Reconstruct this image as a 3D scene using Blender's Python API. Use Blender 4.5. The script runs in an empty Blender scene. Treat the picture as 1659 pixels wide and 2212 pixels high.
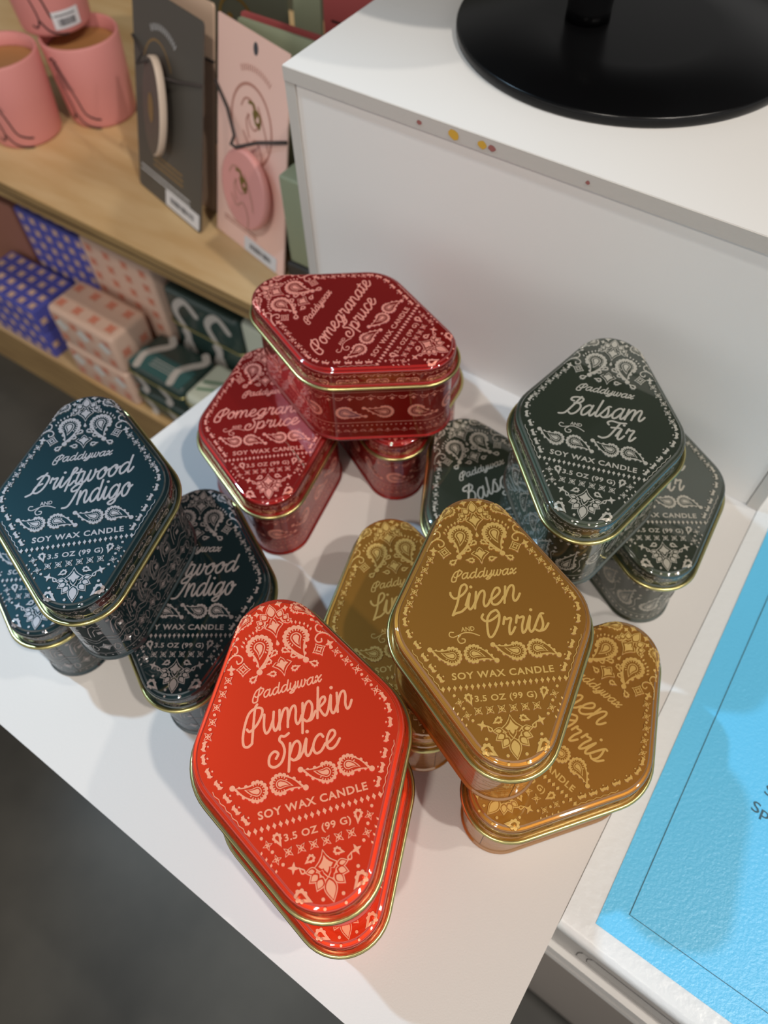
import bpy, math, random
from mathutils import Vector, Matrix
C = bpy.context.scene.collection
PI = math.pi
S = 0.27            # metres per layout unit
random.seed(4)

# ------------------------------------------------------------------ camera
cam_d = bpy.data.cameras.new('camera')
cam = bpy.data.objects.new('camera', cam_d)
C.objects.link(cam)
TILT, ROLL = 0.99615, -0.04235
ct, st, cr, sr = math.cos(TILT), math.sin(TILT), math.cos(ROLL), math.sin(ROLL)
fw = Vector((0, ct, -st)); up0 = Vector((0, st, ct)); rt0 = Vector((1, 0, 0))
rt = cr * rt0 + sr * up0
up = -sr * rt0 + cr * up0
M = Matrix((rt, up, -fw)).transposed().to_4x4()
M.translation = Vector((0, 0, 1.4 * S))
cam.matrix_world = M
cam_d.sensor_fit = 'HORIZONTAL'
cam_d.sensor_width = 36.0
cam_d.lens = 1635.1 / 1659.0 * 36.0
cam_d.clip_start = 0.01
cam_d.clip_end = 50
cam_d.dof.use_dof = True
cam_d.dof.focus_distance = 1.06 * S
cam_d.dof.aperture_fstop = 13
bpy.context.scene.camera = cam

# ------------------------------------------------------------------ light and exposure
sc = bpy.context.scene
sc.view_settings.view_transform = 'Standard'
sc.view_settings.look = 'None'
sc.view_settings.gamma = 1.0
sc.view_settings.exposure = 0.0
w = bpy.data.worlds.new('shop_light'); sc.world = w; w.use_nodes = True
wn = w.node_tree                      # a shop interior: dim ceiling overhead, brighter shelves and walls round about
_tc = wn.nodes.new('ShaderNodeTexCoord'); _sp = wn.nodes.new('ShaderNodeSeparateXYZ'); _rp = wn.nodes.new('ShaderNodeValToRGB')
wn.links.new(_tc.outputs['Generated'], _sp.inputs[0]); wn.links.new(_sp.outputs['Z'], _rp.inputs[0]); wn.links.new(_rp.outputs[0], wn.nodes['Background'].inputs[0])
_rp.color_ramp.elements[0].position = 0.0; _rp.color_ramp.elements[0].color = (0.30, 0.29, 0.28, 1)
_rp.color_ramp.elements[1].position = 0.62; _rp.color_ramp.elements[1].color = (0.055, 0.056, 0.058, 1)
_e = _rp.color_ramp.elements.new(0.28); _e.color = (0.70, 0.685, 0.665, 1)
_m = wn.nodes.new('ShaderNodeMath'); _m.operation = 'MULTIPLY_ADD'      # added soft fill: world brighter from behind the camera, lifts the riser front
_m.inputs[1].default_value = -0.70; _m.inputs[2].default_value = 1.0
wn.links.new(_sp.outputs['Y'], _m.inputs[0]); wn.links.new(_m.outputs[0], wn.nodes['Background'].inputs[1])

def spot(name, loc, target, power, color, angle=60, blend=0.6, radius=0.03):
    d = bpy.data.lights.new(name, 'SPOT'); d.energy = power; d.color = color
    d.spot_size = math.radians(angle); d.spot_blend = blend; d.shadow_soft_size = radius
    o = bpy.data.objects.new(name, d); C.objects.link(o)
    o.location = loc
    o.rotation_euler = (Vector(target) - Vector(loc)).to_track_quat('-Z', 'Y').to_euler()
    return o
T0 = Vector((0.0, 0.18, 0.0))
spot('track_spot_key', T0 + Vector((0.36, -0.36, 0.86)) * 2.3, T0, 72, (1.0, 0.92, 0.83), 80, 0.5, 0.03)
spot('track_spot_second', T0 + Vector((0.54, -0.16, 0.83)) * 2.4, T0 + Vector((.1, .1, 0)), 34, (1.0, 0.93, 0.84), 80, 0.5, 0.03)
spot('track_spot_cool', T0 + Vector((-0.56, 0.32, 0.77)) * 2.2, Vector((-0.12, 0.20, 0)), 104, (0.52, 0.77, 1.0), 21, 1.0, 0.035)
spot('track_spot_shelf', (-0.4, -0.9, 1.9), (-0.6, 0.5, -0.2), 58, (1.0, 0.92, 0.82), 60, 0.8, 0.05)

# ------------------------------------------------------------------ materials
def lin(c):
    return tuple(((v / 255.0) / 12.92 if v <= 10.3 else (((v / 255.0) + 0.055) / 1.055) ** 2.4) for v in c)
def mat(name, rgb, rough=0.5, metal=0.0, coat=0.0, coat_rough=0.06, coat_ior=1.5, spec=0.5, noise=None, bump=None, emit=None):
    m = bpy.data.materials.new(name); m.use_nodes = True
    nt = m.node_tree; b = nt.nodes['Principled BSDF']
    col = (*lin(rgb), 1)
    b.inputs['Base Color'].default_value = col
    b.inputs['Roughness'].default_value = rough
    b.inputs['Metallic'].default_value = metal
    b.inputs['Coat Weight'].default_value = coat
    b.inputs['Coat Roughness'].default_value = coat_rough
    b.inputs['Coat IOR'].default_value = coat_ior
    b.inputs['Specular IOR Level'].default_value = spec
    tc = None
    if noise or bump:
        tc = nt.nodes.new('ShaderNodeTexCoord')
    if noise:   # (scale, rgb2, stretch xyz)
        mp = nt.nodes.new('ShaderNodeMapping'); mp.inputs['Scale'].default_value = noise[2]
        if len(noise) > 3: mp.inputs['Rotation'].default_value = (0, 0, noise[3])
        n = nt.nodes.new('ShaderNodeTexNoise'); n.inputs['Scale'].default_value = noise[0]; n.inputs['Detail'].default_value = 5
        r = nt.nodes.new('ShaderNodeValToRGB')
        r.color_ramp.elements[0].position = 0.35; r.color_ramp.elements[1].position = 0.68
        r.color_ramp.elements[0].color = col; r.color_ramp.elements[1].color = (*lin(noise[1]), 1)
        nt.links.new(tc.outputs['Object'], mp.inputs[0]); nt.links.new(mp.outputs[0], n.inputs['Vector'])
        nt.links.new(n.outputs['Fac'], r.inputs[0]); nt.links.new(r.outputs[0], b.inputs['Base Color'])
    if bump:    # (scale, strength, distance)
        n2 = nt.nodes.new('ShaderNodeTexNoise'); n2.inputs['Scale'].default_value = bump[0]; n2.inputs['Detail'].default_value = 3
        bp = nt.nodes.new('ShaderNodeBump'); bp.inputs['Strength'].default_value = bump[1]; bp.inputs['Distance'].default_value = bump[2]
        nt.links.new(tc.outputs['Object'], n2.inputs['Vector']); nt.links.new(n2.outputs['Fac'], bp.inputs['Height'])
        nt.links.new(bp.outputs[0], b.inputs['Normal'])
    return m
def tinmat(name, rgb):
    return mat(name, rgb, rough=0.45, metal=0.72, coat=1.0, coat_rough=0.03, coat_ior=1.9, spec=0.06)
M_gold = mat('gold_rim', (196, 186, 128), 0.28, 1.0)
M_table = mat('white_paper', (215, 211, 207), 0.55, spec=0.4, bump=(1400, 0.25, 0.0004))
M_white = mat('white_laminate', (240, 238, 235), 0.4)
M_edge = mat('white_edge_band', (202, 198, 192), 0.6, bump=(900, 0.2, 0.0003))
M_joint = mat('grey_joint', (140, 138, 134), 0.8)
M_chip_y = mat('chip_yellow', (214, 168, 60), 0.7)
M_chip_r = mat('chip_red', (160, 100, 95), 0.7)
M_black = mat('black_gloss', (9, 9, 10), 0.24, spec=0.28)
M_floor = mat('concrete_floor', (58, 57, 54), 0.35, noise=(5.0, (84, 82, 77), (1, 1, 1)), spec=0.35)
M_wood = mat('plywood', (214, 184, 138), 0.5, noise=(9, (200, 164, 114), (1.2, 6, 6), math.radians(-36.5)))
M_woodedge = mat('plywood_edge', (168, 138, 92), 0.6, noise=(14, (132, 104, 66), (1, 1, 26)))
M_darkgap = mat('plywood_glue_line', (74, 58, 38), 0.8)
M_pinkcup = mat('pink_ceramic', (214, 140, 136), 0.5)
M_wax = mat('amber_wax', (168, 120, 74), 0.45)
M_line = mat('black_line', (36, 26, 26), 0.6)
M_paperlabel = mat('paper_label', (222, 222, 226), 0.6)
M_bar = mat('label_ink', (70, 72, 78), 0.6)
M_greycard = mat('charcoal_card', (84, 80, 74), 0.5)
M_beige = mat('beige_card', (214, 184, 160), 0.6)
M_pinkcard = mat('pink_card', (248, 208, 196), 0.45)
M_pinkdisc = mat('pink_ceramic_disc', (226, 158, 152), 0.4)
M_greydisc = mat('charcoal_disc', (92, 86, 80), 0.45)
M_discedge = mat('cream_disc_edge', (216, 196, 178), 0.5)
M_cord = mat('dark_cord', (66, 58, 56), 0.8)
M_goldfoil = mat('gold_foil', (196, 174, 96), 0.3, 0.9)
M_pinkline = mat('rose_line', (196, 142, 128), 0.5)
M_goldink = mat('dull_gold_ink', (140, 112, 72), 0.5)
M_whiteink = mat('pale_ink', (196, 196, 198), 0.6)
M_sage = mat('sage_card', (150, 158, 132), 0.6)
M_darkgreen = mat('olive_card', (84, 88, 74), 0.6)
M_redcard = mat('red_card', (176, 84, 84), 0.6)
M_blue = mat('cobalt_box', (84, 88, 176), 0.5)
M_bluemotif = mat('box_motif', (222, 186, 160), 0.5)
M_coral = mat('blush_box', (222, 188, 168), 0.5)
M_coralmotif = mat('coral_motif', (214, 136, 112), 0.5)
M_coralwhite = mat('white_motif', (226, 222, 216), 0.5)
M_green = mat('bottle_green_tin', (40, 62, 58), 0.4, coat=0.6)
M_greenlabel = mat('teal_label', (58, 100, 100), 0.45)
M_ribbon = mat('pale_ribbon_print', (196, 190, 184), 0.5)
M_lightgreen = mat('mint_tin', (206, 212, 196), 0.4)
M_lighttan = mat('tan_patch', (170, 142, 104), 0.5)
M_mintline = mat('mint_line', (104, 140, 112), 0.5)
M_brown = mat('brown_box', (150, 100, 84), 0.6)
M_clear = mat('acrylic_lip', (214, 208, 204), 0.3)
M_blueprint = mat('sky_blue_print', (104, 202, 246), 0.34, spec=0.55, bump=(700, 0.35, 0.0006))
M_signwhite = mat('white_vinyl', (226, 228, 228), 0.36, spec=0.5, bump=(260, 0.25, 0.0012))
M_thinline = mat('grey_blue_line', (58, 92, 104), 0.6)
M_fixture = mat('grey_plastic', (186, 182, 178), 0.45)
M_fixture2 = mat('pale_plastic', (222, 219, 216), 0.4)
M_ped = mat('grey_brown_laminate', (150, 142, 135), 0.6)
M_fixdark = mat('dark_slot', (54, 50, 46), 0.6)

# ------------------------------------------------------------------ mesh helpers
class MB:
    def __init__(s): s.v = []; s.f = []; s.m = []; s.sm = []
    def add(s, vs, fs, m=0, smooth=False):
        o = len(s.v); s.v += [tuple(p) for p in vs]
        for f in fs:
            s.f.append(tuple(o + i for i in f)); s.m.append(m); s.sm.append(smooth)
    def build(s, name, mats, parent=None):
        me = bpy.data.meshes.new(name); me.from_pydata(s.v, [], s.f)
        for m in (mats if isinstance(mats, (list, tuple)) else [mats]): me.materials.append(m)
        me.polygons.foreach_set('material_index', s.m)
        me.polygons.foreach_set('use_smooth', s.sm)
        me.update()
        o = bpy.data.objects.new(name, me); C.objects.link(o)
        if parent: o.parent = parent
        return o
    def box(s, x0, y0, z0, x1, y1, z1, m=0, b=0.0):
        if b <= 0:
            v = [(x, y, z) for x in (x0, x1) for y in (y0, y1) for z in (z0, z1)]
            s.add(v, [(0, 1, 3, 2), (4, 6, 7, 5), (0, 4, 5, 1), (2, 3, 7, 6), (0, 2, 6, 4), (1, 5, 7, 3)], m)
            return
        # rounded box: superellipse-like rounding by lofted rounded rectangles
        ring = []
        prof = [(b * (1 - math.sin(a)), z0 + b * (1 - math.cos(a))) for a in [PI / 2 * i / 4 for i in range(5)]]
        prof += [(b * (1 - math.sin(a)), z1 - b * (1 - math.cos(a))) for a in [PI / 2 * (4 - i) / 4 for i in range(5)]]
        loops = []
        for ins, z in prof:
            r = b * 1.0 - ins + 1e-6; pts = []
            for cx, cy, a0 in ((x1 - b, y1 - b, 0), (x0 + b, y1 - b, PI / 2), (x0 + b, y0 + b, PI), (x1 - b, y0 + b, 1.5 * PI)):
                for i in range(5):
                    a = a0 + PI / 2 * i / 4
                    pts.append((cx + r * math.cos(a), cy + r * math.sin(a), z))
            loops.append(pts)
        s.loft(loops, m, True, True)
    def loft(s, loops, m=0, smooth=True, caps=False, closed=True):
        n = len(loops[0]); vs = [p for l in loops for p in l]; fs = []
        for k in range(len(loops) - 1):
            for i in range(n if closed else n - 1):
                j = (i + 1) % n
                fs.append((k * n + i, k * n + j, (k + 1) * n + j, (k + 1) * n + i))
        s.add(vs, fs, m, smooth)
        if caps:
            o = len(s.v) - len(vs)
            s.f.append(tuple(o + i for i in reversed(range(n)))); s.m.append(m); s.sm.append(False)
            o2 = o + (len(loops) - 1) * n
            s.f.append(tuple(o2 + i for i in range(n))); s.m.append(m); s.sm.append(False)
    def tube(s, pts, r, m=0, n=8, closed=False):
        pts = [Vector(p) for p in pts]; L = len(pts); loops = []
        for i, p in enumerate(pts):
            a = pts[(i - 1) % L] if (closed or i > 0) else p
            b = pts[(i + 1) % L] if (closed or i < L - 1) else p
            t = (b - a).normalized()
            ref = Vector((0, 0, 1)) if abs(t.z) < 0.9 else Vector((1, 0, 0))
            e1 = t.cross(ref).normalized(); e2 = t.cross(e1)
            loops.append([p + r * (math.cos(2 * PI * k / n) * e1 + math.sin(2 * PI * k / n) * e2) for k in range(n)])
        if closed: loops.append(loops[0])
        s.loft(loops, m, True, not closed)
    def lathe(s, prof, m=0, n=40, c=(0, 0)):
        loops = [[(c[0] + r * math.cos(2 * PI * k / n), c[1] + r * math.sin(2 * PI * k / n), z) for k in range(n)] for r, z in prof]
        s.loft(loops, m, True, True)

def prism(pts, z0, z1, b=0.0):
    mb = MB(); n = len(pts)
    mb.add([(x, y, z0) for x, y in pts] + [(x, y, z1) for x, y in pts],
           [tuple(reversed(range(n))), tuple(range(n, 2 * n))] + [(i, (i + 1) % n, n + (i + 1) % n, n + i) for i in range(n)])
    return mb

def tag(o, label, cat, group=None, kind=None):
    o['label'] = label; o['category'] = cat
    if group: o['group'] = group
    if kind: o['kind'] = kind
    return o
def struct(o):
    o['kind'] = 'structure'; return o
def empty(name, loc, rz=0.0):
    o = bpy.data.objects.new(name, None); C.objects.link(o); o.location = loc; o.rotation_euler = (0, 0, rz)
    o.empty_display_size = 0.02
    return o
def copy_tree(o, parent=None):
    c = o.copy(); C.objects.link(c); c.parent = parent
    for ch in list(o.children): copy_tree(ch, c)
    return c

# ------------------------------------------------------------------ flat artwork: a pen that lays shapes through a mapping
def crom(pts, closed=False, n=6):
    out = []; L = len(pts)
    g = (lambda i: pts[i % L]) if closed else (lambda i: pts[max(0, min(L - 1, i))])
    for i in range(L if closed else L - 1):
        p0, p1, p2, p3 = g(i - 1), g(i), g(i + 1), g(i + 2)
        for k in range(n):
            t = k / n; t2 = t * t; t3 = t2 * t
            out.append(tuple(0.5 * (2 * p1[a] + (p2[a] - p0[a]) * t + (2 * p0[a] - 5 * p1[a] + 4 * p2[a] - p3[a]) * t2 + (3 * p1[a] - p0[a] - 3 * p2[a] + p3[a]) * t3) for a in (0, 1)))
    if not closed: out.append(tuple(pts[-1]))
    return out
class Pen:
    """material slots: 0 ink, 1 ground (side walls and ground coloured cut-outs)"""
    def __init__(s, fmap, h=0.8, wall=0.45, step=0.14):
        s.mb = MB(); s.f = fmap; s.h0 = h; s.wall = wall; s.step = step; s.n = 0
    @property
    def h(s):
        s.n += 1; return s.h0 + (s.n % 23) * s.step * 0.028      # no two neighbouring shapes lie in exactly one plane
    @h.setter
    def h(s, v): s.h0 = v
    def poly(s, pts, layer=0, c=None, ink=None, flat=False):
        n = len(pts)
        if c is None: c = (sum(p[0] for p in pts) / n, sum(p[1] for p in pts) / n)
        ar = sum(pts[i][0] * pts[(i + 1) % n][1] - pts[(i + 1) % n][0] * pts[i][1] for i in range(n))
        if ar < 0: pts = pts[::-1]
        h = s.h + s.step * layer
        m = (0 if layer % 2 == 0 else 1) if ink is None else ink
        s.mb.add([s.f(p[0], p[1], h) for p in pts] + [s.f(c[0], c[1], h)], [(i, (i + 1) % n, n) for i in range(n)], m)
        if layer == 0 and not flat and s.wall > 0:
            lo = []
            for i in range(n):
                a, b = pts[i - 1], pts[(i + 1) % n]
                dx, dy = b[0] - a[0], b[1] - a[1]; l = math.hypot(dx, dy) or 1
                lo.append((pts[i][0] + dy / l * s.wall, pts[i][1] - dx / l * s.wall))
            s.mb.add([s.f(p[0], p[1], h) for p in pts] + [s.f(p[0], p[1], 0.0) for p in lo],
                     [(n + i, n + (i + 1) % n, (i + 1) % n, i) for i in range(n)], 1, True)
    def stroke(s, pts, w, layer=0, closed=False, flat=False, ink=None, taper=False):
        L = len(pts)
        if L < 2: return
        h = s.h + s.step * layer
        m = (0 if layer % 2 == 0 else 1) if ink is None else ink
        Lf, Rt, Lw, Rw = [], [], [], []
        for i, p in enumerate(pts):
            a = pts[(i - 1) % L] if (closed or i > 0) else p
            b = pts[(i + 1) % L] if (closed or i < L - 1) else p
            dx, dy = b[0] - a[0], b[1] - a[1]; l = math.hypot(dx, dy) or 1
            nx, ny = -dy / l, dx / l
            ww = w / 2
            if taper: ww *= 0.35 + 0.65 * math.sin(PI * min(1, max(0, i / (L - 1))))
            Lf.append((p[0] + nx * ww, p[1] + ny * ww)); Rt.append((p[0] - nx * ww, p[1] - ny * ww))
            Lw.append((p[0] + nx * (ww + s.wall), p[1] + ny * (ww + s.wall))); Rw.append((p[0] - nx * (ww + s.wall), p[1] - ny * (ww + s.wall)))
        rng = range(L if closed else L - 1)
        hr = [h + s.step * .4 * i / L for i in range(L)]
        s.mb.add([s.f(*p, q) for p, q in zip(Lf, hr)] + [s.f(*p, q) for p, q in zip(Rt, hr)], [(i, L + i, L + (i + 1) % L, (i + 1) % L) for i in rng], m)
        if layer == 0 and not flat and s.wall > 0:
            s.mb.add([s.f(*p, h) for p in Lf] + [s.f(*p, 0) for p in Lw], [(i, (i + 1) % L, L + (i + 1) % L, L + i) for i in rng], 1, True)
            s.mb.add([s.f(*p, h) for p in Rt] + [s.f(*p, 0) for p in Rw], [(L + i, L + (i + 1) % L, (i + 1) % L, i) for i in rng], 1, True)
        if not closed and not taper:
            for p, q in ((pts[0], pts[1]), (pts[-1], pts[-2])):
                a0 = math.atan2(p[1] - q[1], p[0] - q[0])
                s.poly([(p[0] + w / 2 * math.cos(a0 - PI / 2 + PI * k / 6), p[1] + w / 2 * math.sin(a0 - PI / 2 + PI * k / 6)) for k in range(7)], layer, p, ink, True)
    def dot(s, x, y, r, layer=0, n=12, flat=False):
        s.poly([(x + r * math.cos(2 * PI * k / n), y + r * math.sin(2 * PI * k / n)) for k in range(n)], layer, (x, y), None, flat)
    def diamond(s, x, y, w, h, layer=0, rot=0.0):
        p = [(w, 0), (w * .42, h * .5), (0, h), (-w * .42, h * .5), (-w, 0), (-w * .42, -h * .5), (0, -h), (w * .42, -h * .5)]
        c, sn = math.cos(rot), math.sin(rot)
        s.poly([(x + a * c - b * sn, y + a * sn + b * c) for a, b in p], layer)
    def star(s, x, y, r, rot=0.0, inner=0.42, layer=0, n=4):
        pts = []
        for k in range(n * 4):
            a = rot + 2 * PI * k / (n * 4)
            rr = r * (1.0 if k % 4 == 0 else (inner if k % 4 == 2 else (1 + inner) * 0.40))
            pts.append((x + rr * math.cos(a), y + rr * math.sin(a)))
        s.poly(pts, layer, (x, y))
    def flower4(s, x, y, r, rot=0.0):
        s.star(x, y, r, rot, 0.40); 
        for k in range(4):      # four petals cut out around a dot
            a = rot + PI / 2 * k
            px, py = x + r * .44 * math.cos(a), y + r * .44 * math.sin(a)
            q = [(r * .30, 0), (0, r * .15), (-r * .30, 0), (0, -r * .15)]
            s.poly([(px + u * math.cos(a) - v * math.sin(a), py + u * math.sin(a) + v * math.cos(a)) for u, v in q], 1)
        s.dot(x, y, r * .12, 2, 8)
    def drop_pts(s, cx, cy, r, tx, ty, bend=0.0, n=18):
        d = math.hypot(tx - cx, ty - cy); a = math.atan2(ty - cy, tx - cx)
        out = []
        A = 1.25
        for k in range(n + 1):
            t = a + A + (2 * PI - 2 * A) * k / n
            out.append((cx + r * math.cos(t), cy + r * math.sin(t)))
        ux, uy = math.cos(a), math.sin(a); px, py = -uy, ux
        def side(p, sg):
            c1 = (cx + ux * d * .52 + px * (sg * r * .50 + bend), cy + uy * d * .52 + py * (sg * r * .50 + bend))
            o = []
            for k in range(1, 7):
                t = k / 7
                o.append(((1 - t) ** 2 * p[0] + 2 * t * (1 - t) * c1[0] + t * t * tx, (1 - t) ** 2 * p[1] + 2 * t * (1 - t) * c1[1] + t * t * ty))
            return o
        return out + side(out[-1], -1) + [(tx, ty)] + side(out[0], 1)[::-1]
    def drop(s, cx, cy, r, tx, ty, bend=0.0, layer=0):
        s.poly(s.drop_pts(cx, cy, r, tx, ty, bend), layer, (cx, cy))
    def holed_drop(s, cx, cy, r, tx, ty, bend=0.0, scallop=True):
        if scallop:
            for k in range(6):
                a = math.atan2(ty - cy, tx - cx) + 0.9 + (2 * PI - 1.8) * k / 5
                s.dot(cx + r * .9 * math.cos(a), cy + r * .9 * math.sin(a), r * .36, 0, 8)
        s.drop(cx, cy, r, tx, ty, bend)
        s.drop(cx, cy, r * .46, cx + (tx - cx) * .5, cy + (ty - cy) * .5, bend * .4, 1)
    def paisley(s, cx, cy, r, tx, ty, bend=0.0, ball=None, ns=11, ticks=13):
        a = math.atan2(ty - cy, tx - cx)
        main = s.drop_pts(cx, cy, r, tx, ty, bend, 24)
        for k in range(ns):
            t = a + 0.95 + (2 * PI - 1.9) * k / (ns - 1)
            s.dot(cx + r * .98 * math.cos(t), cy + r * .98 * math.sin(t), r * .24, 0, 10)
        for sg in (1, -1):
            k = 24 + 3 if sg < 0 else len(main) - 3
            p = main[k]; s.dot(p[0], p[1], r * .2, 0, 8)
            k = 24 + 5 if sg < 0 else len(main) - 5
            p = main[k]; s.dot(p[0], p[1], r * .16, 0, 8)
        s.poly(main, 0, (cx, cy))
        f = lambda k: (cx + (tx - cx) * k, cy + (ty - cy) * k)
        t1 = f(.84); s.poly(s.drop_pts(cx, cy, r * .84, *t1, bend, 24), 1, (cx, cy))
        for k in range(ticks):
            t = a + 0.8 + (2 * PI - 1.6) * k / (ticks - 1)
            ca, sa = math.cos(t), math.sin(t)
            p0, p1 = r * .85, r * .66; ww = r * .06
            s.poly([(cx + p0 * ca - ww * sa, cy + p0 * sa + ww * ca), (cx + p0 * ca + ww * sa, cy + p0 * sa - ww * ca), (cx + p1 * ca + ww * .8 * sa, cy + p1 * sa - ww * .8 * ca), (cx + p1 * ca - ww * .8 * sa, cy + p1 * sa + ww * .8 * ca)], 2)
        t2 = f(.52); s.poly(s.drop_pts(cx, cy, r * .50, *t2, bend * .5, 20), 2, (cx, cy))
        t3 = f(.44); s.poly(s.drop_pts(cx, cy, r * .40, *t3, bend * .45, 20), 3, (cx, cy))
        t4 = f(.34); s.poly(s.drop_pts(cx, cy, r * .28, *t4, bend * .4, 16), 4, (cx, cy))
        if ball: s.dot(tx, ty, ball, 0, 14)
    def petal(s, x, y, L, wd, ang, line=1.5):
        """outlined petal with a solid heart; base at x, y pointing along ang"""
        def sh(l, w2, off):
            ca, sa = math.cos(ang), math.sin(ang); o = []
            for k in range(13):
                t = k / 12; o.append((off + l * t, w2 * math.sin(PI * t ** .85) * (1 - .25 * t)))
            o += [(p[0], -p[1]) for p in o[-2:0:-1]]
            return [(x + u * ca - v * sa, y + u * sa + v * ca) for u, v in o]
        s.poly(sh(L, wd, 0), 0); s.poly(sh(L - 2.2 * line, wd - line * .9, line * .9), 1); s.poly(sh(L - 5 * line, wd - line * 2.0, line * 2.6), 2)
    def tulip(s, x, y, w2, hi, lo, sg=1.0):
        """four pointed bloom with cusped shoulders; sg=-1 turns it over"""
        half = [(0, hi), (w2 * .30, hi * .62), (w2 * .36, hi * .34), (w2 * .62, hi * .42), (w2, hi * .02), (w2 * .5, -lo * .30), (w2 * .2, -lo * .62), (0, -lo)]
        def full(k, dy=0.0):
            r_ = [(x + a * k, y + sg * (b * k + dy)) for a, b in half]
            l_ = [(x - a * k, y + sg * (b * k + dy)) for a, b in half[-2:0:-1]]
            return r_ + l_
        s.poly(full(1), 0, (x, y)); s.poly(full(.86), 1, (x, y)); s.poly(full(.60), 2, (x, y))
    def text(s, body, x0, x1, y, cap, off=0.012, layer=0, tilt=0.0, space=1.0):
        cu = bpy.data.curves.new('t', 'FONT'); cu.body = body; cu.size = 1.0; cu.offset = off; cu.resolution_u = 3; cu.space_character = space
        o = bpy.data.objects.new('t', cu); C.objects.link(o)
        dg = bpy.context.evaluated_depsgraph_get(); ev = o.evaluated_get(dg); me = ev.to_mesh()
        vs = [v.co.copy() for v in me.vertices]; fs = [tuple(p.vertices) for p in me.polygons]
        ev.to_mesh_clear(); bpy.data.objects.remove(o); bpy.data.curves.remove(cu)
        a = min(v.x for v in vs); b = max(v.x for v in vs)
        k = (x1 - x0) / (b - a); ky = cap / 0.73
        h = s.h + s.step * layer
        s.mb.add([s.f(x0 + (v.x - a) * k, y + v.y * ky + (v.x - a) * k * tilt, h) for v in vs], fs, 0)

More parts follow.
